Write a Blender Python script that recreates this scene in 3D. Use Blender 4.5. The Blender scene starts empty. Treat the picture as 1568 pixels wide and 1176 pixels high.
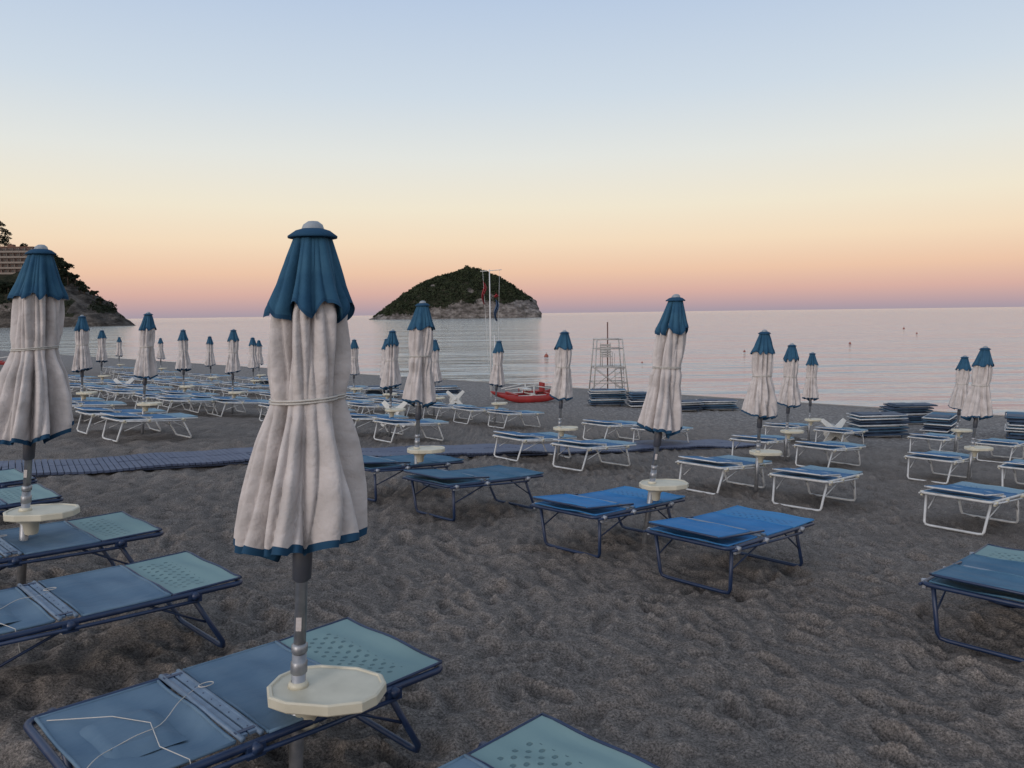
import bpy, math, random
import numpy as np
from mathutils import Vector, Matrix
random.seed(7); rng=np.random.default_rng(11)
scene=bpy.context.scene
def lin(c):
    return tuple(((v/255)/12.92 if v/255<=0.04045 else ((v/255+0.055)/1.055)**2.4) for v in c)
# ---------------------------------------------------------------- materials
def new_mat(name):
    m=bpy.data.materials.new(name); m.use_nodes=True
    return m,m.node_tree,m.node_tree.nodes['Principled BSDF']
def mat(name,c,rough=0.6,c2=None,nscale=8.0,bump=0.0,bscale=60.0,metal=0.0,bdist=0.002,spec=0.5,detail=6):
    m,nt,b=new_mat(name)
    b.inputs['Base Color'].default_value=(*c,1); b.inputs['Roughness'].default_value=rough
    b.inputs['Metallic'].default_value=metal; b.inputs['Specular IOR Level'].default_value=spec
    tc=nt.nodes.new('ShaderNodeTexCoord')
    if c2:
        n=nt.nodes.new('ShaderNodeTexNoise'); n.inputs['Scale'].default_value=nscale; n.inputs['Detail'].default_value=detail
        nt.links.new(tc.outputs['Object'],n.inputs['Vector'])
        r=nt.nodes.new('ShaderNodeValToRGB'); r.color_ramp.elements[0].position=.35; r.color_ramp.elements[1].position=.65
        r.color_ramp.elements[0].color=(*c,1); r.color_ramp.elements[1].color=(*c2,1)
        nt.links.new(n.outputs['Fac'],r.inputs['Fac']); nt.links.new(r.outputs['Color'],b.inputs['Base Color'])
    if bump:
        n=nt.nodes.new('ShaderNodeTexNoise'); n.inputs['Scale'].default_value=bscale; n.inputs['Detail'].default_value=4
        nt.links.new(tc.outputs['Object'],n.inputs['Vector'])
        bp=nt.nodes.new('ShaderNodeBump'); bp.inputs['Strength'].default_value=bump; bp.inputs['Distance'].default_value=bdist
        nt.links.new(n.outputs['Fac'],bp.inputs['Height']); nt.links.new(bp.outputs['Normal'],b.inputs['Normal'])
    return m
M_white=mat('canvas_white',(.54,.50,.49),.85,(.41,.38,.37),8,.8,16,bdist=.018,spec=.2)
M_blue=mat('canvas_blue',(.016,.064,.125),.8,(.03,.095,.16),9,.6,20,bdist=.010,spec=.2)
M_hem=mat('hem_blue',(.014,.055,.11),.8,spec=.2)
M_pole=mat('pole_metal',(.30,.31,.33),.42,(.20,.21,.23),20,.2,80,metal=.6)
M_dark=mat('dark_plastic',(.05,.055,.07),.5)
M_cap=mat('cap_plastic',(.27,.30,.33),.5,(.20,.23,.26),20)
M_table=mat('table_plastic',(.54,.51,.41),.42,(.44,.415,.33),7,.15,40)
M_cord=mat('cord',(.46,.44,.41),.8)
M_navy=mat('frame_navy',(.007,.018,.055),.42,(.012,.030,.08),12)
M_wframe=mat('frame_white',(.56,.57,.58),.4,(.42,.43,.44),10)
M_alu=mat('hinge_metal',(.33,.35,.39),.45,(.23,.25,.29),30,metal=.4)
M_hblue=mat('hinge_bluegrey',(.13,.19,.27),.5,(.09,.14,.21),20)
def fabric(name,c,c2,weave=True):
    m=mat(name,c,.78,c2,3.5,0,spec=.2)
    nt=m.node_tree; b=nt.nodes['Principled BSDF']
    tc=nt.nodes.new('ShaderNodeTexCoord')
    n=nt.nodes.new('ShaderNodeTexNoise'); n.inputs['Scale'].default_value=9; n.inputs['Detail'].default_value=5
    mp=nt.nodes.new('ShaderNodeMapping'); mp.inputs['Scale'].default_value=(.5,2.2,1)
    nt.links.new(tc.outputs['Object'],mp.inputs['Vector']); nt.links.new(mp.outputs['Vector'],n.inputs['Vector'])
    bp=nt.nodes.new('ShaderNodeBump'); bp.inputs['Strength'].default_value=.7; bp.inputs['Distance'].default_value=.012
    nt.links.new(n.outputs['Fac'],bp.inputs['Height']); nt.links.new(bp.outputs['Normal'],b.inputs['Normal'])
    return m
M_fabA=fabric('fabric_dusty_blue',(.080,.138,.205),(.12,.185,.25))
M_fabT=fabric('fabric_deep_blue',(.045,.115,.19),(.075,.155,.23))
M_fabB=fabric('fabric_bright_blue',(.030,.150,.35),(.05,.19,.41))
M_fabC=fabric('fabric_blue_rows',(.045,.125,.25),(.08,.18,.31))
def perforated(name,c,hole,c2):
    m,nt,b=new_mat(name); b.inputs['Roughness'].default_value=.75; b.inputs['Specular IOR Level'].default_value=.2
    tc=nt.nodes.new('ShaderNodeTexCoord'); sep=nt.nodes.new('ShaderNodeSeparateXYZ'); nt.links.new(tc.outputs['Object'],sep.inputs[0])
    def mth(op,a,bv):
        n=nt.nodes.new('ShaderNodeMath'); n.operation=op
        if isinstance(a,(int,float)): n.inputs[0].default_value=a
        else: nt.links.new(a,n.inputs[0])
        if bv is not None:
            if isinstance(bv,(int,float)): n.inputs[1].default_value=bv
            else: nt.links.new(bv,n.inputs[1])
        return n.outputs[0]
    fx=mth('SINE',mth('MULTIPLY',sep.outputs['X'],math.pi/.036),None)
    fy=mth('SINE',mth('MULTIPLY',sep.outputs['Y'],math.pi/.030),None)
    pr=mth('MULTIPLY',fx,fy)
    s=nt.nodes.new('ShaderNodeMapRange'); s.inputs[1].default_value=.45; s.inputs[2].default_value=.75; nt.links.new(pr,s.inputs[0])
    inb=mth('LESS_THAN',mth('ABSOLUTE',mth('ADD',sep.outputs['X'],-.46),None),.09)
    inc=mth('LESS_THAN',mth('ABSOLUTE',sep.outputs['Y'],None),.27)
    hl=mth('MULTIPLY',mth('MULTIPLY',s.outputs[0],inb),inc)
    n=nt.nodes.new('ShaderNodeTexNoise'); n.inputs['Scale'].default_value=5; n.inputs['Detail'].default_value=5; nt.links.new(tc.outputs['Object'],n.inputs['Vector'])
    base=nt.nodes.new('ShaderNodeMixRGB'); base.inputs[1].default_value=(*c,1); base.inputs[2].default_value=(*c2,1); nt.links.new(n.outputs['Fac'],base.inputs[0])
    mx=nt.nodes.new('ShaderNodeMixRGB'); nt.links.new(base.outputs[0],mx.inputs[1]); mx.inputs[2].default_value=(*hole,1)
    nt.links.new(hl,mx.inputs[0]); nt.links.new(mx.outputs[0],b.inputs['Base Color'])
    bp=nt.nodes.new('ShaderNodeBump'); bp.inputs['Strength'].default_value=.8; bp.inputs['Distance'].default_value=.006; bp.invert=True
    nt.links.new(hl,bp.inputs['Height']); nt.links.new(bp.outputs['Normal'],b.inputs['Normal'])
    return m
M_perf=perforated('perforated_teal',(.15,.24,.25),(.09,.155,.17),(.19,.28,.285))
M_perfB=perforated('perforated_blue',(.045,.18,.38),(.03,.12,.27),(.06,.21,.41))
M_perfC=perforated('perforated_pale',(.15,.25,.33),(.07,.14,.21),(.20,.30,.37))
# ---------------------------------------------------------------- mesh builder
class MB:
    def __init__(s): s.v=[];s.f=[];s.m=[];s.s=[]
    def add(s,v,f,mi,smooth=True):
        o=len(s.v); s.v+= [tuple(p) for p in v]
        s.f+=[tuple(i+o for i in q) for q in f]; s.m+=[mi]*len(f); s.s+=[smooth]*len(f)
    def tube(s,path,r,mi,n=8,closed=False):
        P=[Vector(p) for p in path]; k=len(P); vs=[];fs=[]
        rr=r if isinstance(r,(list,tuple)) else [r]*k
        up=None
        for i,p in enumerate(P):
            if closed: d=(P[(i+1)%k]-P[i-1])
            else: d=(P[min(i+1,k-1)]-P[max(i-1,0)])
            d.normalize()
            if up is None:
                a=Vector((0,0,1)) if abs(d.z)<.9 else Vector((1,0,0))
            else: a=up
            u=(a-d*a.dot(d)).normalized(); w=d.cross(u); up=u
            for j in range(n):
                t=2*math.pi*j/n; vs.append(p+(u*math.cos(t)+w*math.sin(t))*rr[i])
        for i in range(k if closed else k-1):
            for j in range(n):
                a=i*n+j;b_=i*n+(j+1)%n;c=((i+1)%k)*n+(j+1)%n;d_=((i+1)%k)*n+j
                fs.append((a,b_,c,d_))
        if not closed:
            fs.append(tuple(range(n))[::-1]); fs.append(tuple((k-1)*n+j for j in range(n)))
        s.add(vs,fs,mi)
    def box(s,c,sz,mi,rot=None,bev=0.0):
        x,y,z=[q/2 for q in sz]; 
        vs=[Vector((i*x,j*y,k*z)) for i in(-1,1) for j in(-1,1) for k in(-1,1)]
        if rot: vs=[rot@q for q in vs]
        vs=[q+Vector(c) for q in vs]
        s.add(vs,[(0,1,3,2),(4,6,7,5),(0,4,5,1),(2,3,7,6),(0,2,6,4),(1,5,7,3)],mi,False)
    def prism(s,outline,z0,z1,mi,inset=.008):
        n=len(outline); cx=sum(p[0] for p in outline)/n; cy=sum(p[1] for p in outline)/n
        def ring(z,k): return [(cx+(p[0]-cx)*k,cy+(p[1]-cy)*k,z) for p in outline]
        k=1-inset/.2
        vs=ring(z0,k)+ring(z0+inset,1)+ring(z1-inset,1)+ring(z1,k)+ring(z1,k*.95)+ring(z1-.006,k*.93)
        fs=[]
        for L in range(5):
            for j in range(n): fs.append((L*n+j,L*n+(j+1)%n,(L+1)*n+(j+1)%n,(L+1)*n+j))
        fs.append(tuple(range(n))[::-1]); fs.append(tuple(5*n+j for j in range(n)))
        s.add(vs,fs,mi,False)
    def lathe(s,prof,mi,n=20,off=(0,0)):
        vs=[];fs=[]
        for (r,z) in prof:
            for j in range(n):
                t=2*math.pi*j/n; vs.append((off[0]+r*math.cos(t),off[1]+r*math.sin(t),z))
        for i in range(len(prof)-1):
            for j in range(n): fs.append((i*n+j,(i+1)*n+j,(i+1)*n+(j+1)%n,i*n+(j+1)%n))
        s.add(vs,fs,mi)
    def grid(s,fn,nu,nv,mi,smooth=True):
        vs=[fn(i/nu,j/nv) for i in range(nu+1) for j in range(nv+1)]
        fs=[(i*(nv+1)+j,(i+1)*(nv+1)+j,(i+1)*(nv+1)+j+1,i*(nv+1)+j+1) for i in range(nu) for j in range(nv)]
        s.add(vs,fs,mi,smooth)
    def mesh(s,name,mats):
        me=bpy.data.meshes.new(name); me.from_pydata(s.v,[],s.f)
        for m in mats: me.materials.append(m)
        me.polygons.foreach_set('material_index',s.m); me.polygons.foreach_set('use_smooth',s.s); me.update()
        return me
def obj(name,me,loc=(0,0,0),rz=0,tilt=None):
    o=bpy.data.objects.new(name,me); scene.collection.objects.link(o); o.location=loc; o.rotation_euler=(tilt[0] if tilt else 0,tilt[1] if tilt else 0,rz); return o
# ---------------------------------------------------------------- terrain
NX,NY=.657,.753          # unit vector pointing to the sea
SEA=-3.9
S_T=[-1e5,-30,-5,1.65,6.2,10.5,15.2,20,26,33,45,100,1e5]
H_T=[1.5,1.5,1.78,1.89,2.12,2.55,2.94,3.36,3.56,3.9,5.0,8,8]
def gz(x,y):
    x=np.asarray(x,float); y=np.asarray(y,float)
    s=x*NX+y*NY
    return -(np.interp(s-.7,S_T,H_T)+np.interp(s,S_T,H_T)+np.interp(s+.7,S_T,H_T))/3+.10*np.exp(-((x+3.6)**2+(y-5)**2)/8.5)
N=1500; T=15.0
kx=np.fft.fftfreq(N,T/N)[:,None]; ky=np.fft.fftfreq(N,T/N)[None,:]
def band(l,w,aniso=1.0):
    Ka=np.sqrt((kx*1.0)**2+(ky*aniso)**2)
    f=np.fft.fft2(rng.standard_normal((N,N)))*np.exp(-((Ka-1/l)/(w/l))**2)
    h=np.real(np.fft.ifft2(f)); return h/h.std()
def ridged(h): return 1.2-2.0*np.abs(h)**.9
hm=band(1.1,.5)*.011+band(.42,.5)*.0105+ridged(band(.36,.5,1.5))*.0085+ridged(band(.2,.5,1.4))*.0050+band(.10,.5)*.0030
xs=(np.arange(N)-N//2)*T/N
X,Y=np.meshgrid(xs,xs,indexing='ij')
foot=np.zeros((N,N))
for k in range(12):
    a=rng.normal(.9,.75); u=X*math.cos(a)+Y*math.sin(a); v=-X*math.sin(a)+Y*math.cos(a)
    q=(u/.15)**2+(v/(.058-.012*np.clip(u/.15,-1,1)))**2
    ker=-.036*np.exp(-q**1.8)+.017*np.exp(-((np.sqrt(q)-1.35)/.28)**2)
    imp=np.zeros((N,N)); c=125
    ii=rng.integers(0,N,(c,2)); imp[ii[:,0],ii[:,1]]=rng.uniform(.3,1.1,c)
    foot+=np.real(np.fft.ifft2(np.fft.fft2(imp)*np.fft.fft2(np.fft.ifftshift(ker))))
hm=hm+np.clip(foot,-.045,.034)
def tile(x,y):
    ca,sa=math.cos(.4),math.sin(.4)
    u=((x*ca+y*sa)/T*N)%N; v=((-x*sa+y*ca)/T*N)%N
    i=np.floor(u).astype(int)%N; j=np.floor(v).astype(int)%N; fu=u-np.floor(u); fv=v-np.floor(v)
    i1=(i+1)%N; j1=(j+1)%N
    return hm[i,j]*(1-fu)*(1-fv)+hm[i1,j]*fu*(1-fv)+hm[i,j1]*(1-fu)*fv+hm[i1,j1]*fu*fv
def axis(lo,hi,step,g,far_lo,far_hi):
    c=list(np.arange(lo,hi,step)); s=step; v=hi
    while v<far_hi: c.append(v); s*=g; v+=s
    c.append(far_hi*1.0+s)
    s=step; v=lo-step; L=[]
    while v>far_lo: L.append(v); s*=g*1.0; v-=s
    L.append(far_lo)
    return np.array(L[::-1]+c)
ax=axis(-3.2,3.8,.021,1.017,-9000,9000); ay=axis(1.5,5.4,.021,1.016,-3000,9000)
GX,GY=np.meshgrid(ax,ay,indexing='ij')
sx=np.gradient(ax)[:,None]; sy=np.gradient(ay)[None,:]; sp=np.maximum(sx,sy)
fade=np.clip(1.4-sp/.4,0,1); S_=GX*NX+GY*NY
fade=fade*np.clip((33-S_)/8,0.15,1)
GZ=gz(GX,GY)+tile(GX,GY)*fade*1.15
nx,ny=GX.shape
me=bpy.data.meshes.new('sand_beach')
co=np.stack([GX,GY,GZ],-1).reshape(-1,3).astype(np.float32)
idx=np.arange(nx*ny).reshape(nx,ny)
q=np.stack([idx[:-1,:-1],idx[1:,:-1],idx[1:,1:],idx[:-1,1:]],-1).reshape(-1,4)
me.vertices.add(len(co)); me.vertices.foreach_set('co',co.ravel())
me.loops.add(q.size); me.loops.foreach_set('vertex_index',q.ravel().astype(np.int32))
me.polygons.add(len(q)); me.polygons.foreach_set('loop_start',np.arange(0,q.size,4,dtype=np.int32))
me.polygons.foreach_set('loop_total',np.full(len(q),4,dtype=np.int32))
me.polygons.foreach_set('use_smooth',np.ones(len(q),dtype=bool)); me.update(calc_edges=True); me.validate()
m,nt,b=new_mat('sand'); b.inputs['Roughness'].default_value=.95; b.inputs['Specular IOR Level'].default_value=.12
tc=nt.nodes.new('ShaderNodeTexCoord')
def noise(nt,tc,sc,det=5,rough=.6):
    n=nt.nodes.new('ShaderNodeTexNoise'); n.inputs['Scale'].default_value=sc; n.inputs['Detail'].default_value=det; n.inputs['Roughness'].default_value=rough
    nt.links.new(tc,n.inputs['Vector']); return n.outputs['Fac']
def ramp(nt,fac,stops):
    r=nt.nodes.new('ShaderNodeValToRGB'); el=r.color_ramp.elements
    while len(el)<len(stops): el.new(.5)
    for e,(p,c) in zip(el,stops): e.position=p; e.color=(*c,1)
    nt.links.new(fac,r.inputs['Fac']); return r.outputs['Color']
def mix(nt,f,a,b_,mode='MIX'):
    n=nt.nodes.new('ShaderNodeMixRGB'); n.blend_type=mode
    for i,v in enumerate((f,a,b_)):
        if isinstance(v,(int,float)): n.inputs[i].default_value=v
        elif isinstance(v,tuple): n.inputs[i].default_value=(*v,1)
        else: nt.links.new(v,n.inputs[i])
    return n.outputs[0]
O=tc.outputs['Object']
c1=ramp(nt,noise(nt,O,.8,5,.6),[(.3,(.140,.124,.113)),(.7,(.180,.161,.147))])
c2=ramp(nt,noise(nt,O,75,4,.85),[(.36,(.36,.35,.35)),(.5,(1,1,1)),(.64,(1.85,1.8,1.76))])
sand=mix(nt,1,c1,c2,'MULTIPLY')
geo=nt.nodes.new('ShaderNodeNewGeometry')   # relief shading painted into the colour: crests lightened, hollows darkened
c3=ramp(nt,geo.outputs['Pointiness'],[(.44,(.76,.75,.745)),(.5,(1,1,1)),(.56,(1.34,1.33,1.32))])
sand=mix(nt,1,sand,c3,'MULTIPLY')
peb=ramp(nt,noise(nt,O,9,5,.8),[(.38,(.10,.092,.088)),(.55,(.23,.215,.205)),(.66,(.42,.395,.375))])
dot=nt.nodes.new('ShaderNodeVectorMath'); dot.operation='DOT_PRODUCT'; dot.inputs[1].default_value=(NX,NY,0); nt.links.new(O,dot.inputs[0])
def mrange(v,a,b_,c=0,d=1):
    mr=nt.nodes.new('ShaderNodeMapRange'); mr.inputs[1].default_value=a; mr.inputs[2].default_value=b_; mr.inputs[3].default_value=c; mr.inputs[4].default_value=d; nt.links.new(v,mr.inputs[0]); return mr.outputs[0]
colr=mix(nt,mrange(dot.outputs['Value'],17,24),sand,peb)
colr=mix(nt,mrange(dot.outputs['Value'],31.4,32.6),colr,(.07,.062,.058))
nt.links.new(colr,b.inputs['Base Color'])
nt.links.new(mrange(dot.outputs['Value'],31.4,32.6,.95,.25),b.inputs['Roughness'])
bp=nt.nodes.new('ShaderNodeBump'); bp.inputs['Strength'].default_value=1; bp.inputs['Distance'].default_value=.032
nt.links.new(noise(nt,O,13,7,.72),bp.inputs['Height'])
bp2=nt.nodes.new('ShaderNodeBump'); bp2.inputs['Strength'].default_value=.9; bp2.inputs['Distance'].default_value=.009
nt.links.new(noise(nt,O,95,3,.7),bp2.inputs['Height']); nt.links.new(bp.outputs['Normal'],bp2.inputs['Normal'])
nt.links.new(bp2.outputs['Normal'],b.inputs['Normal'])
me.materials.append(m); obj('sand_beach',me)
# sea
m,nt,b=new_mat('sea_water'); b.inputs['Base Color'].default_value=(.37,.385,.37,1); b.inputs['Roughness'].default_value=.08; b.inputs['IOR'].default_value=1.42
tc=nt.nodes.new('ShaderNodeTexCoord'); mp=nt.nodes.new('ShaderNodeMapping'); mp.inputs['Rotation'].default_value=(0,0,math.radians(12)); mp.inputs['Scale'].default_value=(.22,1.1,1)
nt.links.new(tc.outputs['Object'],mp.inputs['Vector'])
last=None
for sc,dist,det in ((.9,.30,5),(.27,.9,4),(.06,2.4,4)):
    bpn=nt.nodes.new('ShaderNodeBump'); bpn.inputs['Strength'].default_value=1; bpn.inputs['Distance'].default_value=dist
    nt.links.new(noise(nt,mp.outputs['Vector'],sc,det,.55),bpn.inputs['Height'])
    if last: nt.links.new(last,bpn.inputs['Normal'])
    last=bpn.outputs['Normal']
nt.links.new(last,b.inputs['Normal'])
me=bpy.data.meshes.new('sea'); F=25000
me.from_pydata([(-F,-50,SEA),(F,-50,SEA),(F,F,SEA),(-F,F,SEA)],[],[(0,1,2,3)]); me.materials.append(m); obj('sea',me)
# ---------------------------------------------------------------- umbrella
def make_umbrella(seed,lean,leany,q=1.0,flare=1.0,H=2.24,zt=.60,L=1.2):
    r_=random.Random(seed); mb=MB()
    tl=math.tan(math.radians(lean)); tly=math.tan(math.radians(leany))
    n=int(230*q) if q>=1 else int(120*q+24); nt_=int(90*q)+16
    ph=[r_.uniform(0,6.28) for _ in range(10)]
    def Z(t): return H-L*t
    def g(th): return th+.17*math.sin(2*th+ph[0])+.12*math.sin(3*th+ph[1])
    tw=r_.uniform(-.6,.6); sgn=r_.choice((-1,1))
    def fold(th,t,k=8):
        a=k/2*g(th)+tw*math.sin(3.1*t+ph[2])+.32*math.sin(th+5*t+ph[3])
        f1=(abs(math.cos(a))+.02)**.6
        b_=8*th+1.5*math.sin(4.5*t+ph[4])+ph[5]+.8*math.sin(2*th+ph[8])
        f2=abs(math.cos(b_))**.8
        mod=.70+.30*math.sin(th*3+ph[9]+2.5*t)
        return 1-(.82*(1-f1)*mod+.20*(1-f2))
    def surf(Rt,Rv,Av,t0,t1,mats,hemfn,rows,sk=.2):
        vs=[];fs=[];ms=[]
        for i in range(rows+1):
            u=i/rows
            for j in range(n):
                th=2*math.pi*j/n
                te=t1+hemfn(th); t=t0+(te-t0)*u
                R=np.interp(t,Rt,Rv); A=np.interp(t,Rt,Av); fo=fold(th,t)
                r=R*(1-A*(1-fo))*(1+.035*math.sin(2*th+ph[6]+4*t)+.02*math.sin(5*th+ph[7]-9*t)+.007*math.sin(11*th+38*t+ph[2])*math.sin(3*th-17*t+ph[4]))
                th2=th+sgn*sk*A*(1-fo)
                z=Z(t); vs.append((r*math.cos(th2),r*math.sin(th2),z))
        for i in range(rows):
            for j in range(n):
                fs.append((i*n+j,(i+1)*n+j,(i+1)*n+(j+1)%n,i*n+(j+1)%n)); ms.append(mats(i/rows))
        o=len(mb.v); mb.v+=vs; mb.f+=[tuple(a+o for a in f) for f in fs]; mb.m+=ms; mb.s+=[True]*len(fs)
        return vs[-n:]
    fl=flare
    Rt=[.2,.27,.35,.45,.50,.53,.58,.66,.8,.93,1.05]
    Rv=[.105,.140,.146,.142,.130,.126,.146,.182*fl,.225*fl,.252*fl,.264*fl]
    Av=[.35,.72,.88,.76,.42,.36,.74,.94,.97,.90,.84]
    last=surf(Rt,Rv,Av,.2,.975,lambda u:1 if u>.966 else 0,lambda th:-.075*fold(th,1)+.025*math.sin(th+ph[7])+.065,nt_)
    inner=[(p[0]*.93,p[1]*.93,p[2]+.004) for p in last]; cen=[(p[0]*.15,p[1]*.15,p[2]+.22) for p in last]
    mb.add(list(last)+inner+cen,[(i*n+j,(i+1)*n+j,(i+1)*n+(j+1)%n,i*n+(j+1)%n) for i in range(2) for j in range(n)],1)
    Rt2=[0,.035,.1,.18,.22,.25,.27,.3]; Rv2=[.03,.066,.094,.126,.147,.163,.168,.17]; Av2=[.0,.18,.5,.62,.64,.58,.55,.55]
    surf(Rt2,Rv2,Av2,.03,.262,lambda u:2 if u<.93 else 1,lambda th:.022*math.sin(8*g(th)+ph[3])-.045*fold(th,.26)+.03,max(12,int(30*q)),.1)
    mb.lathe([(.03,Z(.008)),(.06,Z(.016)),(.086,Z(.032)),(.085,Z(.038)),(.05,Z(.036))],1,24)
    mb.lathe([(.0,Z(-.014)),(.018,Z(-.012)),(.034,Z(-.002)),(.040,Z(.012)),(.038,Z(.024))],4,18)
    for dt in (0,.008):
        path=[]
        for j in range(48):
            th=2*math.pi*j/48; t=.52+dt+.006*math.sin(th+ph[1]); R=np.interp(t,Rt,Rv)*(1+.035*math.sin(2*th+ph[6]+4*t)); rr_=R*(1-.34*.45*(1-fold(th,t)))+.001
            path.append((rr_*math.cos(th),rr_*math.sin(th),Z(t)))
        mb.tube(path,.0042,5,5,closed=True)
    mb.tube([(0,0,-.15),(0,0,zt+.13)],.0265,3,16); mb.tube([(0,0,zt+.13),(0,0,1.5)],.0225,3,16)
    mb.lathe([(.0225,.905),(.034,.915),(.036,1.01),(.026,1.07)],6,16)
    mb.lathe([(.0265,zt+.135),(.030,zt+.14),(.030,zt+.165),(.0225,zt+.17)],3,16)
    mb.lathe([(.0265,zt+.055),(.031,zt+.06),(.031,zt+.10),(.0265,zt+.105)],3,16)
    if q>=1: mb.box((.0,-.0235,zt+.25),(.02,.004,.05),0)
    mb.v=[(x+z*tl,y+z*tly,z) for x,y,z in mb.v]
    cx=zt*tl+.115; cy=zt*tly
    a0=r_.uniform(-.2,.1)
    out=[(-.205,-.045),(-.16,-.125),(-.08,-.155),(.08,-.155),(.19,-.11),(.225,-.05),(.225,.05),(.19,.11),(.08,.155),(-.08,.155),(-.16,.125),(-.205,.045)]
    out=[(cx-.02+(x)*math.cos(a0)-y*math.sin(a0),cy+x*math.sin(a0)+y*math.cos(a0)) for x,y in out]
    mb.prism(out,zt-.032,zt+.012,7,.006)
    mb.lathe([(.036,zt-.15),(.042,zt-.14),(.05,zt-.08),(.12,zt-.031)],7,8,(cx-.085,cy))
    mb.lathe([(.028,zt+.002),(.040,zt+.006),(.034,zt+.022),(.027,zt+.026)],7,12,(zt*tl,zt*tly))
    return mb.mesh('beach_umbrella',[M_white,M_hem,M_blue,M_pole,M_cap,M_cord,M_dark,M_table])
UMB=[(-.69,2.80,3.9,1.3,1.0),(-2.93,4.97,7.5,1,1.05),(1.455,6.95,7,1,.8),(-1.0,8.9,3.5,.8,.75),
 (-9.3,17.1,4,.4,.85),(-15,28.8,4,.3,.9),(-24,48,3,.25,.9),(-6.7,14.5,5.5,.5,.85),(-19.5,43.6,2,.25,.9),(-9.7,23.2,2,.3,.9),
 (-12.3,32,1,.25,.9),(-7.4,20.9,3,.4,.85),(-10.1,30.6,1,.25,.9),(-12.2,37.9,2,.25,.9),(-5.36,26.7,2,.3,.8),(-2.5,16.5,3,.5,.9),
 (-3.75,23.6,2,.3,.9),(-2.2,22.5,2,.3,.9),(-.33,20.9,4,.4,.85),(.92,13.5,3.5,.5,.85),(3.46,10.75,2,.7,1.0),(5.39,15,3,.5,.9),
 (7.5,19.5,1.5,.4,.8),(10.2,17.6,4,.4,.95),(7.8,12.9,5,.6,.95)]
rr=random.Random(3)
for k,(x,y,le,q,fl) in enumerate(UMB):
    me=make_umbrella(k+20,le,rr.uniform(-1,1.5) if k else 0,q,fl,H=2.19 if k==0 else 2.25,zt=.50 if k==0 else .57,L=1.165 if k==0 else rr.uniform(1.17,1.23))
    bx=x-2.24*math.tan(math.radians(le))
    obj('beach_umbrella',me,(bx,y,float(gz(bx,y))))
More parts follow.
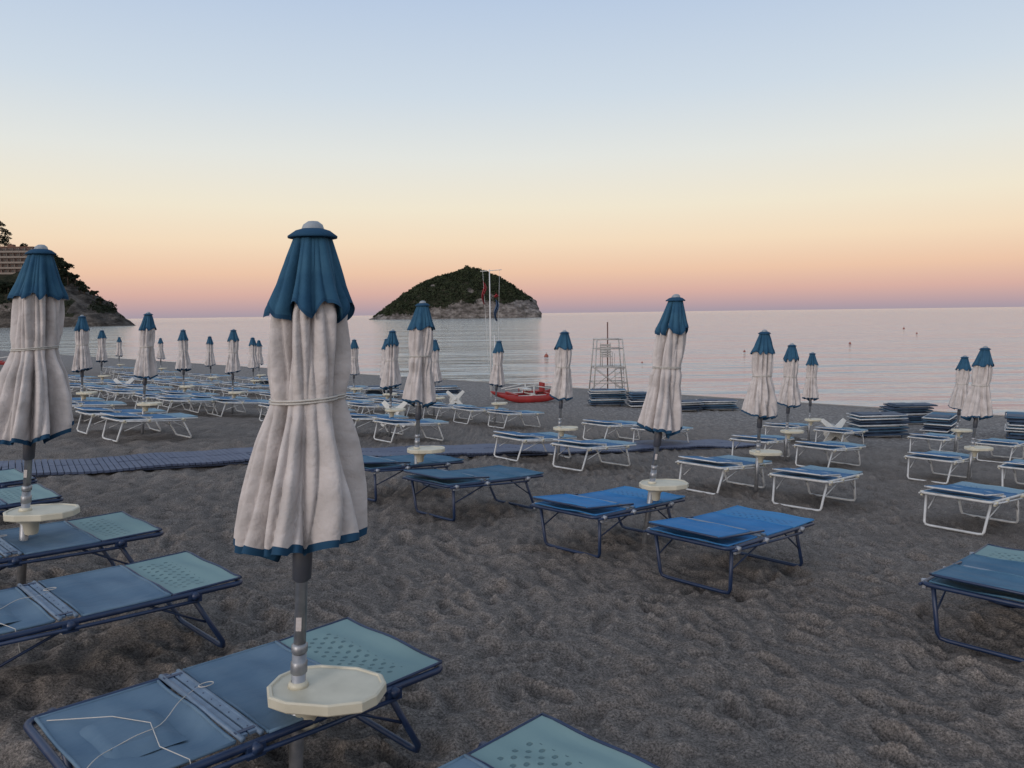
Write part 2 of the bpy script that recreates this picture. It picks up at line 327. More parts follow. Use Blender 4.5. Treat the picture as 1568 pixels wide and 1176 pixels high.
# ---------------------------------------------------------------- sun loungers
def make_bed(kind,seed):
    r_=random.Random(seed); mb=MB(); L=1.40; W=.71; h=.385
    A,B=-L/2,L/2
    fr=.0155
    def loop(x0,x1,w,z,r=.05):
        P=[]
        for cx,cy,a0 in ((x1-r,w-r,0),(x0+r,w-r,90),(x0+r,-w+r,180),(x1-r,-w+r,270)):
            for k in range(5):
                a=math.radians(a0+k*22.5); P.append((cx+r*math.cos(a),cy+r*math.sin(a),z))
        return P
    mb.tube(loop(A,B,W/2,h),fr,0,8,closed=True)
    sag=[r_.uniform(0,6.28) for _ in range(4)]
    def panel(x0,x1,w,z,mi,s=.012,tilt=0,nu=14,nv=12,th=.006,edge=None):
        def fn(u,v,top=1):
            x=x0+(x1-x0)*u; y=-w+2*w*v
            e=(1-(2*v-1)**4); e2=1-(2*u-1)**6
            zz=z+tilt*(u-.5)-s*e*(.6+.4*math.sin(3*u+sag[0]))*e2+.0055*math.sin(9*v+5*u+sag[1])*e+.004*math.sin(17*u+3*v+sag[2])*e
            return (x,y,zz)
        mb.grid(fn,nu,nv,mi)
        mb.grid(lambda u,v:(lambda p:(p[0],p[1],p[2]-th))(fn(1-u,v)),nu,nv,mi)
        em=mi if edge is None else edge
        for v in (0,1):
            mb.tube([(x0+(x1-x0)*i/8,(-w if v==0 else w),z+tilt*(i/8-.5)-.002) for i in range(9)],.007,em,6)
        for u in (0,1):
            mb.tube([fn(u,j/8) for j in range(9)],.007,em,6)
    zt=h+fr+.004
    panel(.31,B-.012,W/2-.006,zt+.004,2,.012,.012,edge=0 if kind in('near','teal') else None)
    panel(-.12,.30,W/2-.006,zt,1,.014,0)
    for xb in (-.145,-.215):
        mb.tube([(xb,-W/2+.01,zt+.004),(xb,W/2-.01,zt+.004)],.010,4,8)
    if kind=='near':
        mb.box((-.165,0,zt+.006),(.030,W-.06,.010),4); mb.box((-.200,0,zt+.004),(.026,W-.06,.010),4)
        for i in range(9): mb.tube([(-.165,-.28+.07*i,zt+.008),(-.165,-.28+.07*i,zt+.013)],.003,3,6)
    for yb in (-.30,.30):
        mb.box((-.18,yb,zt+.006),(.085,.018,.014),3)
    panel(A+.03,-.235,W/2-.03,zt-.004,1,.02,0)
    if kind!='near':
        mb.tube([(-.10,-.31,zt+.02),(A-.02,-.31,zt+.055),(A-.04,-.27,zt+.057),(A-.04,.27,zt+.057),(A-.02,.31,zt+.055),(-.10,.31,zt+.02)],.009,0,6)
        panel(A-.03,-.30,.295,zt+.052,1,.012,-.02)
        mb.box((-.27,0,zt+.040),(.035,.5,.006),4 if kind!='white' else 0)
    else:
        def pad(u,v):
            x=A+.10+.27*u; y=-.17+.34*v
            e=min(1,6*min(u,1-u))*min(1,6*min(v,1-v))
            return (x,y,zt-.020+.026*e+.004*math.sin(8*v+3*u))
        mb.grid(pad,18,18,1)
        cord=[(A+.02,-.2,zt+.010)]
        for i in range(1,24):
            u=i/24; cord.append((A+.02+.56*u,-.2+.33*u+.03*math.sin(9*u+seed),zt+.012+.004*math.sin(20*u)))
        mb.tube(cord,.0018,5,5)
        mb.tube([(-.13+.03*math.cos(a/10*6.28),.12+.018*math.sin(a/10*6.28),zt+.018) for a in range(10)],.002,5,5,closed=True)
        if seed!=1: mb.tube([(A+.05,.27,zt+.002),(A+.22,.12,zt+.012),(A+.3,-.02,zt+.012),(A+.26,-.2,zt+.010),(A+.3,-.34,zt+.006),(A+.31,-.37,zt-.1)],.0018,5,5)
    for s in (-1,1):
        mb.tube([(A+.02,s*(W/2+.022),h-.012),(.05,s*(W/2+.022),h-.03),(.42,s*(W/2+.022),h-.035)],.010,0,6)
        for xb in (A+.10,-.18,.42):
            mb.tube([(xb,s*(W/2-.005),h-.005),(xb,s*(W/2+.035),h-.01)],.020,3,10)
            mb.box((xb,s*(W/2+.012),h-.02),(.07,.02,.045),3)
    hl=h-.02
    for (xt,xb,w1,w2) in ((A+.10,A+.15 if kind!='white' else A+.02,W/2-.03,W/2-.055),(.42,.60,W/2-.03,W/2-.05)):
        mb.tube([(xt,-w1,hl),(xb,-w2,.06),(xb+.008,-w2+.015,.030),(xb+.008,-w2+.06,.024),(xb+.008,w2-.06,.024),(xb+.008,w2-.015,.030),(xb,w2,.06),(xt,w1,hl)],.0145,0,7)
    for s in (-1,1):
        mb.tube([(A+.13,s*(W/2-.05),.20),(-.16,s*(W/2-.02),h-.02)],.007,0,5)
        mb.tube([(.50,s*(W/2-.04),.20),(.2,s*(W/2-.02),h-.02)],.007,0,5)
    mats={'near':[M_navy,M_fabA,M_perf,M_navy,M_hblue,M_cord],'navy':[M_navy,M_fabB,M_perfB,M_alu,M_hblue,M_cord],
          'teal':[M_navy,M_fabT,M_perf,M_alu,M_hblue,M_cord],'deep':[M_navy,M_fabT,M_fabT,M_alu,M_hblue,M_cord],'white':[M_wframe,M_fabC,M_perfC,M_table,M_wframe,M_cord]}[kind]
    return mb.mesh('sun_lounger',mats)
beds={k:[make_bed(k,i) for i in range(3)] for k in('near','navy','teal','deep','white')}
AZ=math.atan2(.714,.70); bx_,by_=-.72,.69
def bed(x,y,kind,j=2.0):
    z=float(gz(x,y)); 
    dz=(float(gz(x+.5*.7,y+.5*.714))-float(gz(x-.5*.7,y-.5*.714)))
    obj('sun_lounger',rr.choice(beds[kind]),(x,y,z-.004),AZ+math.radians(rr.uniform(-j,j)),(rr.uniform(-.01,.01),-math.atan(dz)))
for x,y,k in [(-.15,2.07,'near'),(-1.06,2.98,'near'),(-2.26,3.98,'near'),(-3.12,4.92,'near'),(-4.42,6.02,'near'),(-5.2,6.95,'near'),
              (1.73,6.10,'navy'),(.87,6.98,'navy'),(-.42,8.2,'deep'),(-1.35,9.1,'deep'),(3.22,4.88,'teal'),(4.1,4.0,'teal')]:
    bed(x,y,k,.8)
def pair(x,y,kind,w=.66):
    for s in (-1,1):
        bed(x+.05+s*w*bx_,y-.3+s*w*by_,kind,4)
for x,y in [(-6.95,14.5),(-9.5,17.1),(-12.2,19.8)]: pair(x,y,'white')
row2=[(3.4,10.75),(.8,13.5),(-2.6,16.5),(-5.0,18.9),(-7.5,20.9),(-9.8,23.2),(-12.4,26.2),(-15.2,28.8),(-18,32),(5.75,8.75),(8.0,6.7)]
row3=[(7.65,12.9),(5.3,15),(2.7,17.5),(-.45,20.9),(-2.3,22.5),(-3.9,23.8),(-5.5,26.7),(-7.7,28.5),(-10.2,30.6),(-12.4,32.3),(-15.5,35.5),(-18.5,38.5),(10.2,10.8)]
row4=[(7.4,19.5),(10.1,17.6),(-12.3,37.9),(-9.2,35.2),(-6.4,32.6),(-19.6,43.6),(-15.6,40.5),(-24,48),(-3.4,29.6)]
for R in (row2,row3,row4):
    for x,y in R: pair(x,y,'white')
for x,y in [(-8.7,20.0),(-11.2,22.4),(-6.6,23.6),(-9.3,26.0),(-13.8,24.6),(-4.2,21.2),(-12.3,29),(-15,31.8)]: pair(x,y+.4,'white',.7)
# ---------------------------------------------------------------- walkway
M_walk=mat('walkway_slats',(.045,.062,.115),.6,(.07,.09,.15),5)
pts=[(-16,4.6),(-9.5,8.4),(-6.6,10.05),(-4,11.7),(-1.6,13.55),(1.2,15.3),(4.4,17.4),(5.3,18.1)]
P=[Vector((a,b_,0)) for a,b_ in pts]; dens=[]
for i in range(len(P)-1):
    n=int((P[i+1]-P[i]).length/.075)
    for k in range(n): dens.append((P[i].lerp(P[i+1],k/n),(P[i+1]-P[i]).normalized()))
mb=MB()
for kk,(p,d) in enumerate(dens):
    c=Vector((-d.y,d.x,0)); w=.62; wav=.018*math.sin(kk*.11)+.01*math.sin(kk*.31)
    for s0,s1 in ((-1,-.02),(.02,1)):
        jit=rr.uniform(-.003,.003)
        a=p+c*w*s0; e=p+c*w*s1
        za=float(gz(a.x,a.y))+.065+jit+wav; ze=float(gz(e.x,e.y))+.065-jit+wav; hd=d*.033
        q0=[a-hd,a+hd,e+hd,e-hd]; zz=[za,za,ze,ze]
        mb.add([(v.x,v.y,z_) for v,z_ in zip(q0,zz)]+[(v.x,v.y,z_-.03) for v,z_ in zip(q0,zz)],[(0,3,2,1),(0,1,5,4),(1,2,6,5),(2,3,7,6),(3,0,4,7)],0,False)
for s in (-.9,-.1,.1,.9):
    mb.tube([(p.x-d.y*.62*s,p.y+d.x*.62*s,float(gz(p.x-d.y*.62*s,p.y+d.x*.62*s))+.012) for p,d in dens[::5]],.02,0,5)
obj('beach_walkway',mb.mesh('beach_walkway',[M_walk]))
# ---------------------------------------------------------------- stacks of folded loungers
M_stackd=mat('stack_dark',(.014,.03,.065),.6,(.03,.06,.11),6)
def stack(x,y,n,L=1.35,rz=0.0):
    mb=MB(); r_=random.Random(int(x*10))
    for i in range(n):
        z=.08+i*.085; ox,oy=r_.uniform(-.06,.06),r_.uniform(-.05,.05)
        A=L/2
        mb.tube([(A+ox,-.33+oy,z),(A+ox,.33+oy,z),(-A+ox,.33+oy,z),(-A+ox,-.33+oy,z)],.017,r_.choice([0,0,2]),6,closed=True)
        mb.box((ox+.02,oy,z+.018),(L-.06,.60,.016),r_.choice([0,1]))
        mb.box((ox-.3,oy,z+.036),(L*.4,.56,.014),0)
        for s in (-1,1):
            mb.tube([(ox-.5,oy+s*.30,z-.02),(ox+.45,oy+s*.30,z-.035)],.012,2 if i%3==0 else 0,5)
    for s in (-1,1):
        for k in (-1,1): mb.tube([(s*.5,k*.28,-.05),(s*.5,k*.28,.08)],.015,0,6)
    obj('lounger_stack',mb.mesh('lounger_stack',[M_stackd,M_fabT,M_wframe]),(x,y,float(gz(x,y))),rz)
for x,y,n,rz in [(9.9,21.0,7,.1),(12.3,24.2,7,.05),(11.9,21.6,6,.9),(13.7,20.9,7,1.0),(14.9,21.5,6,.2),(3.6,29.4,7,0),(5.0,29.0,6,.1),(6.0,27.6,4,.2),(7.4,28.2,4,0),(-5.4,32.5,5,.1),(-12,39,5,0),(-3.0,34,4,.2)]:
    stack(x,y,n,1.35,rz)
# ---------------------------------------------------------------- white cross-legged plastic tables lying on their side
M_plast=mat('white_plastic',(.56,.56,.54),.45,(.45,.45,.43),8)
def stand(x,y,rz,tilt):
    mb=MB()
    for k in range(4):
        a=math.pi/4+k*math.pi/2; d=Vector((math.cos(a),0,math.sin(a)))
        n_=Vector((-math.sin(a),0,math.cos(a)))
        vs=[]
        for u,w,t in ((.0,.10,.05),(.16,.07,.045),(.42,.05,.02)):
            for s1,s2 in ((-1,-1),(1,-1),(1,1),(-1,1)):
                p=d*u+n_*w*s1+Vector((0,t*s2,0)); vs.append(p+Vector((0,0,.31)))
        fs=[(i*4+j,i*4+(j+1)%4,(i+1)*4+(j+1)%4,(i+1)*4+j) for i in range(2) for j in range(4)]+[(8,9,10,11),(3,2,1,0)]
        mb.add(vs,fs,0,False)
    mb.tube([(0,-.06,.31),(0,.16,.31)],.06,0,12)
    mb.tube([(0,.14,.31),(0,.165,.31)],[.22,.20],0,14)
    obj('plastic_table_on_side',mb.mesh('plastic_table_on_side',[M_plast]),(x,y,float(gz(x,y))),rz,(tilt,0))
for x,y,rz in [(8.0,19.2,.1),(-2.9,18.9,-.2),(-13.0,26.1,.2),(-2.0,27.5,.1)]: stand(x,y,rz,-.25)
# ---------------------------------------------------------------- lifeguard chair
M_chair=mat('chair_paint',(.40,.39,.37),.5,(.28,.27,.26),9)
mb=MB(); hh=2.55
bl=[(-.75,-.7),(.85,-.7),(.85,.7),(-.75,.7)]; tl_=[(-.55,-.45),(.60,-.45),(.60,.45),(-.55,.45)]
def at(k,z): 
    u=z/hh; return (bl[k][0]*(1-u)+tl_[k][0]*u,bl[k][1]*(1-u)+tl_[k][1]*u,z)
for k in range(4): mb.tube([at(k,-.1),at(k,hh)],.030,0,8)
for z in (.55,1.25,2.1,hh-.03):
    for k in range(4): mb.tube([at(k,z),at((k+1)%4,z)],.02,0,6)
for k in (0,2): mb.tube([at(k,.1),at((k+1)%4,1.25)],.016,0,6); mb.tube([at((k+1)%4,.1),at(k,1.25)],.016,0,6)
for i in range(7): mb.box((.0,-.42+.14*i,1.28),(1.15,.11,.025),1)
for i in range(5): mb.box((-.05,-.22+.1*i,1.72),(.5,.08,.022),1)
for i in range(5): mb.box((-.05,.26,1.80+.11*i),(.5,.02,.08),1)
for sx_ in (-.28,.18):
    mb.tube([(sx_,-.25,1.28),(sx_,-.25,1.95),(sx_,.25,1.95)],.018,0,6); mb.tube([(sx_,.27,1.28),(sx_,.27,2.35)],.018,0,6)
for i in range(6): mb.tube([(.25,-.74+.04*i,.2+.2*i),(.65,-.74+.04*i,.2+.2*i)],.016,0,6)
for xx in (.25,.65): mb.tube([(xx,-.78,0),(xx,-.50,1.35),(xx,-.47,1.9)],.016,0,6)
mb.tube([(.1,.5,0),(.1,.5,3.3)],.03,2,8)
M_rust=mat('rusty_post',(.12,.06,.05),.7)
obj('lifeguard_chair',mb.mesh('lifeguard_chair',[M_chair,M_chair,M_rust]),(4.4,36,float(gz(4.4,36))),.05)
# flag mast
M_mast=mat('mast_white',(.6,.6,.6),.4)
M_red=mat('flag_red',(.30,.02,.03),.7); M_fb=mat('flag_blue',(.04,.08,.16),.7)
mb=MB(); mx,my=-.88,33.0; mh=5.35
mb.tube([(0,0,-.2),(0,0,mh)],[.035,.02],0,8); mb.tube([(-.38,0,mh-.08),(.52,0,mh-.02)],.014,0,6)
mb.tube([(-.28,0,mh-.08),(-.06,0,.4)],.005,0,4); mb.tube([(.42,0,mh-.03),(.26,.1,.3)],.005,0,4)
mb.tube([(.22,.0,-.1),(.16,0,2.6)],.014,0,6)
def flag(x0,z0,mi,hgt,w):
    mb.grid(lambda u,v:(x0+w*v*(1-.5*u)+.05*math.sin(7*u),.07*math.sin(14*v+3*u),z0-hgt*u-.16*v*(1-u)),14,16,mi)
flag(-.30,mh-.45,1,1.0,.13); flag(.20,mh-1.2,2,.95,.16); flag(.22,mh-.95,1,.25,.13)
obj('flag_mast',mb.mesh('flag_mast',[M_mast,M_red,M_fb]),(mx,my,float(gz(mx,my))))
# red rescue catamaran: two slim pointed floats joined by crossbeams, seat and oars
M_boat=mat('boat_red',(.30,.020,.018),.45,(.20,.014,.014),3)
mb=MB()
for s in (-1,1):
    def hull(u,v,s=s):
        x=-1.35+2.7*u; w=.15*(max(0,1-abs(2*u-1)**2.6))**.7+.004; a=2*math.pi*v
        rise=.24*abs(2*u-1)**3; hz=.13*(max(0,1-abs(2*u-1)**3))**.6+.01
        ca,sa=math.cos(a),math.sin(a); sq=lambda c:math.copysign(abs(c)**.55,c)
        return (x,s*.60+w*sq(ca),.15+rise+hz*sq(sa))
    mb.grid(hull,28,16,0)
    mb.box((0,s*.60,.292),(1.6,.13,.02),1)
for x in (-.65,0.05,.65): mb.box((x,0,.33),(.12,1.36,.06),1 if x==.05 else 0)
mb.box((.3,0,.40),(.75,.55,.05),0); mb.box((-.1,0,.50),(.30,.75,.06),1); mb.box((.62,0,.56),(.07,.5,.34),0)
for s in (-1,1):
    mb.tube([(.1,s*.55,.30),(.1,s*.55,.66)],.025,1,8); mb.tube([(-1.0,s*.25,.52),(.1,s*.56,.66),(1.3,s*.9,.45)],.018,1,6)
    mb.tube([(-.25,s*.3,.36),(-.25,s*.3,.5)],.02,0,6)
cat=mb.mesh('rescue_catamaran',[M_boat,M_plast])
obj('rescue_catamaran',cat,(.6,31,float(gz(.6,31))),.3)
obj('rescue_catamaran',cat,(-37,58,float(gz(-37,58))),.5)
# buoys
M_buoy=mat('buoy_orange',(.22,.05,.03),.4)
for x,y,sc in [(3.1,70,.85),(22,74,.5),(38,88,.6),(75,150,.8),(62,120,.6),(10,60,.3)]:
    mb=MB(); mb.lathe([(0,.38),(.04,.36),(.05,.30),(.14,.26),(.22,.12),(.23,0),(.16,-.12),(0,-.2)],0,14)
    mb.tube([(0,0,.3),(0,0,.5)],.02,0,6)
    o=obj('mooring_buoy',mb.mesh('mooring_buoy',[M_buoy]),(x,y,SEA)); o.scale=(sc,)*3
# ---------------------------------------------------------------- foliage / rock
def rock_mat(name,a,b_,c_):
    m,nt,bb=new_mat(name); bb.inputs['Roughness'].default_value=.95; bb.inputs['Specular IOR Level'].default_value=.1
    tc=nt.nodes.new('ShaderNodeTexCoord'); mp=nt.nodes.new('ShaderNodeMapping'); mp.inputs['Scale'].default_value=(1,1,1.8); nt.links.new(tc.outputs['Object'],mp.inputs['Vector'])
    c1=ramp(nt,noise(nt,mp.outputs['Vector'],.16,8,.75),[(.36,a),(.5,b_),(.64,c_)])
    nt.links.new(c1,bb.inputs['Base Color'])
    bp=nt.nodes.new('ShaderNodeBump'); bp.inputs['Distance'].default_value=4; nt.links.new(noise(nt,mp.outputs['Vector'],.25,8,.7),bp.inputs['Height']); nt.links.new(bp.outputs['Normal'],bb.inputs['Normal'])
    return m
M_rock=rock_mat('cliff_rock',(.055,.05,.043),(.17,.15,.14),(.34,.31,.29))
M_rockd=rock_mat('headland_rock',(.03,.027,.024),(.09,.08,.072),(.18,.16,.145))
M_earth=rock_mat('scrub_ground',(.02,.024,.016),(.035,.038,.024),(.07,.06,.045))
def leafmat(name,a,b_):
    m,nt,bb=new_mat(name); bb.inputs['Roughness'].default_value=.9; bb.inputs['Specular IOR Level'].default_value=.1
    tc=nt.nodes.new('ShaderNodeTexCoord')
    nt.links.new(ramp(nt,noise(nt,tc.outputs['Object'],.12,6,.8),[(.35,a),(.65,b_)]),bb.inputs['Base Color']); return m
M_leaf=leafmat('scrub_foliage',(.018,.025,.015),(.05,.06,.033))
M_leafd=leafmat('pine_foliage',(.012,.018,.012),(.03,.037,.022))
def clumps(mb,cs,n,size,mi,r_):
    for (x,y,z,rx,rz) in cs:
        for i in range(n):
            a=r_.uniform(0,6.28); cz=r_.uniform(-.2,1); rad=math.sqrt(max(0,1-cz*cz))*r_.uniform(.55,1.08)
            c=Vector((x+rx*rad*math.cos(a),y+rx*rad*math.sin(a),z+rz*cz*r_.uniform(.7,1.1)))
            u=Vector((r_.gauss(0,1),r_.gauss(0,1),r_.gauss(0,1))).normalized(); w=u.orthogonal().normalized(); w=(Matrix.Rotation(r_.uniform(0,6.28),3,u)@w); k=u.cross(w)
            s=size*r_.uniform(.5,1.2)
            mb.add([c+w*s,c+k*s*.7,c-w*s,c-k*s*.7],[(0,1,2,3)],mi,False)
def vnoise(x,y,seed,sc):
    r_=np.random.default_rng(seed); t=r_.standard_normal((64,64))
    u=(x/sc)%64; v=(y/sc)%64; i=np.floor(u).astype(int); j=np.floor(v).astype(int); fu=u-i; fv=v-j
    fu=fu*fu*(3-2*fu); fv=fv*fv*(3-2*fv); i%=64; j%=64; i1=(i+1)%64; j1=(j+1)%64
    return t[i,j]*(1-fu)*(1-fv)+t[i1,j]*fu*(1-fv)+t[i,j1]*(1-fu)*fv+t[i1,j1]*fu*fv
# island
PX=[-131,-129,-121,-113,-99,-84,-70,-58,-43,-30,-15,1,13,21,25,27.5]
PZ=[-7,-3,3,9,20,28.5,34,38.5,41.5,40.5,34.5,25.5,17,12,7,-8]
def isl(x,y):
    v=(y-760)/62.0
    p=np.interp(x,PX,PZ)+7
    f=np.clip(1-np.abs(v)**2.3,0,1)**.62
    n=vnoise(x,y,1,14)*.8+vnoise(x,y,2,6)*.9+vnoise(x,y,3,2.6)*.6
    edge=np.clip(p/12,0,1)*np.clip(f*3,0,1)
    return -7+p*f+n*edge-3.5*np.clip(1.2-f*3,0,1)
gx=np.linspace(-134,30,230); gy=np.linspace(697,823,150); IX,IY=np.meshgrid(gx,gy,indexing='ij'); IZ=isl(IX,IY)
IX2=IX+vnoise(IZ,IY,7,4)*1.2
mb=MB(); nxx,nyy=IX.shape
vs=list(zip(IX2.ravel().tolist(),IY.ravel().tolist(),IZ.ravel().tolist()))
fs=[(i*nyy+j,(i+1)*nyy+j,(i+1)*nyy+j+1,i*nyy+j+1) for i in range(nxx-1) for j in range(nyy-1)]
def isrock(x,y,z):
    x=np.asarray(x,float); y=np.asarray(y,float); z=np.asarray(z,float)
    lim=SEA+6+vnoise(x,y,5,9)*3.5+np.clip((x+55)/12,0,1)*6+np.clip((x+12)/14,0,1)*7
    gully=vnoise(x,z*1.3,6,9)+.9*np.exp(-((x+42)/14)**2)
    return (z<lim)|((gully>1.15)&(x>-80)&(z<27))
rk=isrock(IX,IY,IZ)
mb.add(vs,fs,0,True); fl=rk[:-1,:-1].ravel(); mb.m=[0 if f else 1 for f in fl]
obj('rocky_island',mb.mesh('rocky_island',[M_rock,M_earth]))
r_=random.Random(5); cs=[]
for k in range(5200):
    x=r_.uniform(-128,25); y=r_.uniform(700,790); z=float(isl(x,y))
    if z<SEA+1.5 or bool(isrock(x,y,z)): continue
    s=r_.uniform(1.0,2.6); cs.append((x,y,z,s,s*.9))
mb=MB(); clumps(mb,cs,13,.85,0,r_)
obj('island_scrub',mb.mesh('island_scrub',[M_leaf]))
# headland (its coast runs away from the bay)
HXp=[-1500,-600,-406,-331,-294,-279,-268,-256.5,-249,-243,-236,-228,-220,-213,-210]
HZp=[75,64,54,44,35,33,31,28,25,20,15,10,4,-4.5,-9]
SH=.62
def head(x,y):
    xr=x+SH*(y-445)
    p=np.interp(xr,HXp,HZp)+9
    f=np.clip((y-405)/55,0,1)**.55*np.clip((760-y)/150,0,1)**.5
    n=vnoise(x,y,11,13)*1.2+vnoise(x,y,12,5)*1.1
    return -9+p*f+n*np.clip(p/10,0,1)*np.clip(f*2.5,0,1)
gx=np.concatenate([np.linspace(-1600,-480,50)[:-1],np.linspace(-480,-183,230)]); gy=np.linspace(404,760,130)
IX,IY=np.meshgrid(gx,gy,indexing='ij'); IZ=head(IX,IY); nxx,nyy=IX.shape
mb=MB(); vs=list(zip(IX.ravel().tolist(),IY.ravel().tolist(),IZ.ravel().tolist()))
fs=[(i*nyy+j,(i+1)*nyy+j,(i+1)*nyy+j+1,i*nyy+j+1) for i in range(nxx-1) for j in range(nyy-1)]
def hrock(x,y,z):
    x=np.asarray(x,float); y=np.asarray(y,float); z=np.asarray(z,float); xr=x+SH*(y-445)
    return (z<SEA+8+vnoise(x,y,15,8)*4)|((vnoise(x,z*2.,16,8)>.1)&(xr>-268))
rk=hrock(IX,IY,IZ); mb.add(vs,fs,0,True); mb.m=[0 if f else 1 for f in rk[:-1,:-1].ravel()]
obj('rocky_headland',mb.mesh('rocky_headland',[M_rockd,M_earth]))
cs=[]
for k in range(4200):
    y=r_.uniform(408,530); x=r_.uniform(-370,-222)-SH*(y-445); z=float(head(x,y))
    if z<SEA+2 or bool(hrock(x,y,z)): continue
    if -318<x<-262 and 432<y<475: continue
    s=r_.uniform(1.0,2.6); cs.append((x,y,z,s,s))
mb=MB(); clumps(mb,cs,13,.7,0,r_); obj('headland_scrub',mb.mesh('headland_scrub',[M_leafd]))
M_bark=mat('pine_bark',(.06,.04,.03),.9)
def pine(x,y,z,h,w):
    mb=MB(); rq=random.Random(int(x*3))
    mb.tube([(0,0,-1),(.3,0,h*.4),(.1,.2,h*.85)],[.45,.34,.2],1,7)
    cs=[]
    for i in range(12):
        a=rq.uniform(0,6.28); rr_=w*rq.uniform(.2,.85); zz=h*rq.uniform(.55,.98)
        mb.tube([(.2,0,h*rq.uniform(.4,.7)),(rr_*math.cos(a),rr_*math.sin(a),zz)],[.16,.06],1,5)
        cs.append((rr_*math.cos(a),rr_*math.sin(a),zz,w*rq.uniform(.28,.48),w*rq.uniform(.2,.34)))
    clumps(mb,cs,120,.45,0,rq)
    obj('pine_tree',mb.mesh('pine_tree',[M_leafd,M_bark]),(x,y,z))
for x,y,h,w in [(-300,470,19,5),(-306,466,24,6),(-292,474,13,5),(-309,478,24,6),(-282,472,10,4.5),(-272,470,10,4.5),(-258,455,8,4.5),(-254,450,9,4.5),(-250,446,8,4),(-247,448,6,3.5),(-262,458,9,4),(-242,443,5,3.4),(-238,440,4.5,3),(-312,484,19,7),(-233,440,4,2.6),(-228,437,3.2,2.2),(-260,428,6,4),(-270,424,5,4),(-281,424,5,4),(-293,424,6,4.5)]:
    pine(x,y,float(head(x,y)),h,w)
# hillside apartment buildings on the headland
M_wall=mat('plaster_pink',(.22,.14,.12),.9,(.17,.115,.10),.5)
M_wall2=mat('plaster_pale',(.24,.20,.17),.9)
M_win=mat('window_glass',(.02,.025,.03),.2); M_roof=mat('terracotta',(.15,.08,.055),.9)
def building(x,y,z,w,d,fl,rz,wm,step=.5):
    root=bpy.data.objects.new('hillside_apartment_building',None); scene.collection.objects.link(root); root.location=(x,y,z); root.rotation_euler=(0,0,rz)
    fh=3.0; H=fl*fh
    parts={}
    def P_(n): 
        parts.setdefault(n,MB()); return parts[n]
    nb=int(w/3.2)
    for f in range(fl):
        xo=-step*max(0,f-1)
        P_('walls').box((xo/2,0,f*fh+1.5-(4 if f==0 else 0)),(w+xo,d-.02*f,fh+(8 if f==0 else 0)),0)
        for k in range(nb):
            cx=-w/2+(k+.5)*(w+xo)/nb
            P_('windows').box((cx,-d/2-.03,f*fh+1.5),(1.5,.12,1.9),0)
        P_('balconies').box((xo/2,-d/2-.75,f*fh+.1),(w-.5+xo,1.4,.18),0)
        for k in range(nb+1):
            P_('balconies').box((-w/2+.3+k*(w-.6+xo)/nb,-d/2-.75,f*fh+1.4),(.14,1.4,2.6),0)
        P_('balconies').box((xo/2,-d/2-1.42,f*fh+.65),(w-.5+xo,.06,.8),0)
    xo=-step*max(0,fl-2)
    P_('roof').box((xo/2,0,H+.25),(w+.8+xo,d+.8,.5),0)
    P_('roof').box((-w*.2,0,H+1.2),(3,3,1.8),0)
    for n,mb_ in parts.items():
        o=obj(n,mb_.mesh(n,[{'walls':wm,'roof':M_roof,'windows':M_win,'balconies':M_wall2}[n]])); o.parent=root
building(-278,450,25.5,22,12,5,.12,M_wall); building(-303,444,26,14,12,6,-.1,M_wall2); building(-262,436,17,9,8,2,.3,M_wall2,0); building(-290,428,13,12,8,3,.1,M_wall,0)
mb=MB()
for k in range(16): mb.box((-300+k*2.6,412+.02*(k%3),2+1.2*math.sin(k*.5)),(2.62,1.6,12),0)
obj('stone_retaining_wall',mb.mesh('stone_retaining_wall',[M_rock]))
# ---------------------------------------------------------------- camera
cam=bpy.data.cameras.new('camera'); co_=bpy.data.objects.new('camera',cam); scene.collection.objects.link(co_); scene.camera=co_
cam.sensor_width=36; cam.lens=36*1200/1568; cam.clip_start=.05; cam.clip_end=60000
p=math.radians(5.14); ro=math.radians(.76)
Fv=Vector((0,math.cos(p),-math.sin(p))); R0=Vector((1,0,0)); U0=R0.cross(Fv)
R=R0*math.cos(ro)-U0*math.sin(ro); U=U0*math.cos(ro)+R0*math.sin(ro)
co_.matrix_world=Matrix(((R.x,U.x,-Fv.x,0),(R.y,U.y,-Fv.y,0),(R.z,U.z,-Fv.z,0),(0,0,0,1)))
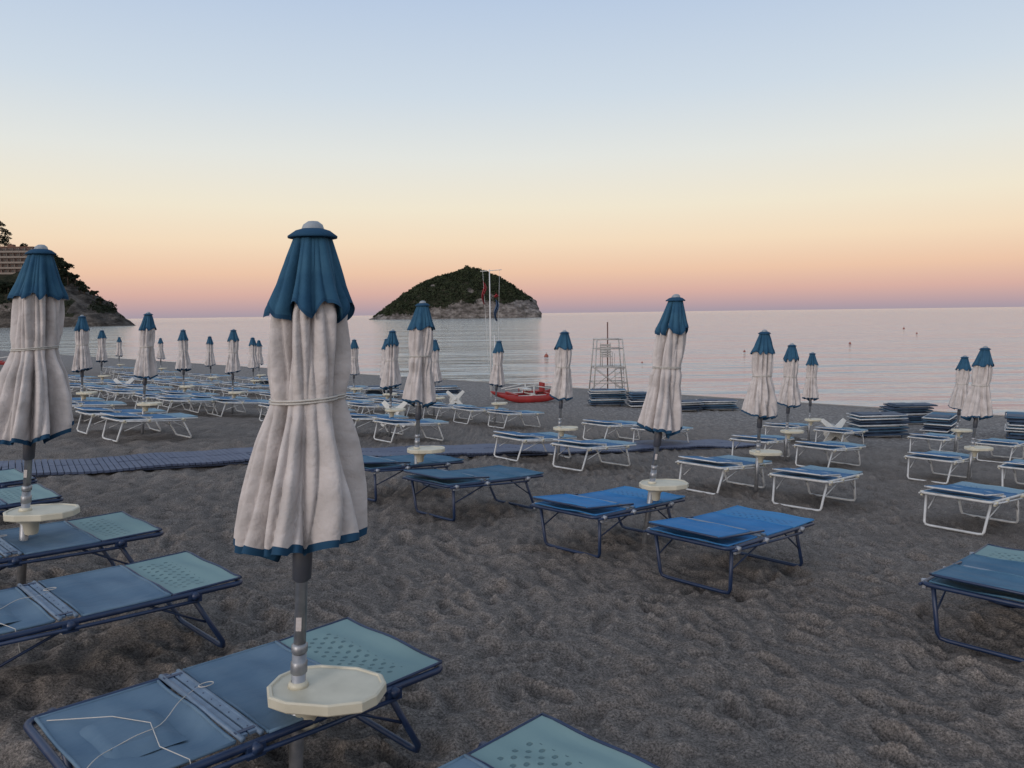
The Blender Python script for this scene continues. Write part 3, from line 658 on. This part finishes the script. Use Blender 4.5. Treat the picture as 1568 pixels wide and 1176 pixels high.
# ---------------------------------------------------------------- sky (dusk, sun just set behind the viewer)
w=bpy.data.worlds.new('World'); scene.world=w; w.use_nodes=True; nt=w.node_tree
bg=nt.nodes['Background']
tc=nt.nodes.new('ShaderNodeTexCoord'); sep=nt.nodes.new('ShaderNodeSeparateXYZ'); nt.links.new(tc.outputs['Generated'],sep.inputs[0])
col=ramp(nt,sep.outputs['Z'],[(0,lin((166,154,166))),(.008,lin((184,160,166))),(.026,lin((217,176,165))),(.052,lin((238,199,171))),(.088,lin((245,221,192))),(.13,lin((242,232,210))),(.19,lin((229,231,226))),(.26,lin((208,220,231))),(.36,lin((186,204,228))),(.7,lin((166,186,212))),(1,lin((152,174,202)))])
sun_el,sun_az=math.radians(14),math.radians(218)   # direction of the afterglow (clockwise from +Y)
west=nt.nodes.new('ShaderNodeVectorMath'); west.operation='DOT_PRODUCT'; nt.links.new(tc.outputs['Generated'],west.inputs[0])
west.inputs[1].default_value=(math.sin(sun_az),math.cos(sun_az),.1)
mr=nt.nodes.new('ShaderNodeMapRange'); mr.inputs[1].default_value=.0; mr.inputs[2].default_value=1; mr.inputs[3].default_value=0; mr.inputs[4].default_value=.6; nt.links.new(west.outputs['Value'],mr.inputs[0])
glow=mix(nt,mr.outputs[0],(0,0,0),(1.0,.84,.72))
sky=nt.nodes.new('ShaderNodeTexSky'); sky.sky_type='NISHITA'; sky.sun_disc=False; sky.sun_elevation=math.radians(2); sky.sun_rotation=sun_az
sk=mix(nt,1,sky.outputs['Color'],(.002,.002,.002),'MULTIPLY')
tot=mix(nt,1,mix(nt,1,col,glow,'ADD'),sk,'ADD')
nt.links.new(tot,bg.inputs['Color']); bg.inputs['Strength'].default_value=.98
sl=bpy.data.lights.new('sun','SUN'); sl.energy=1.0; sl.angle=math.radians(20); sl.color=(1,.90,.84)
so=bpy.data.objects.new('sun',sl); scene.collection.objects.link(so)
dv=Vector((math.sin(sun_az)*math.cos(sun_el),math.cos(sun_az)*math.cos(sun_el),math.sin(sun_el)))
so.rotation_euler=(-dv).to_track_quat('-Z','Y').to_euler()
scene.view_settings.view_transform='Standard'; scene.view_settings.look='None'; scene.view_settings.exposure=0
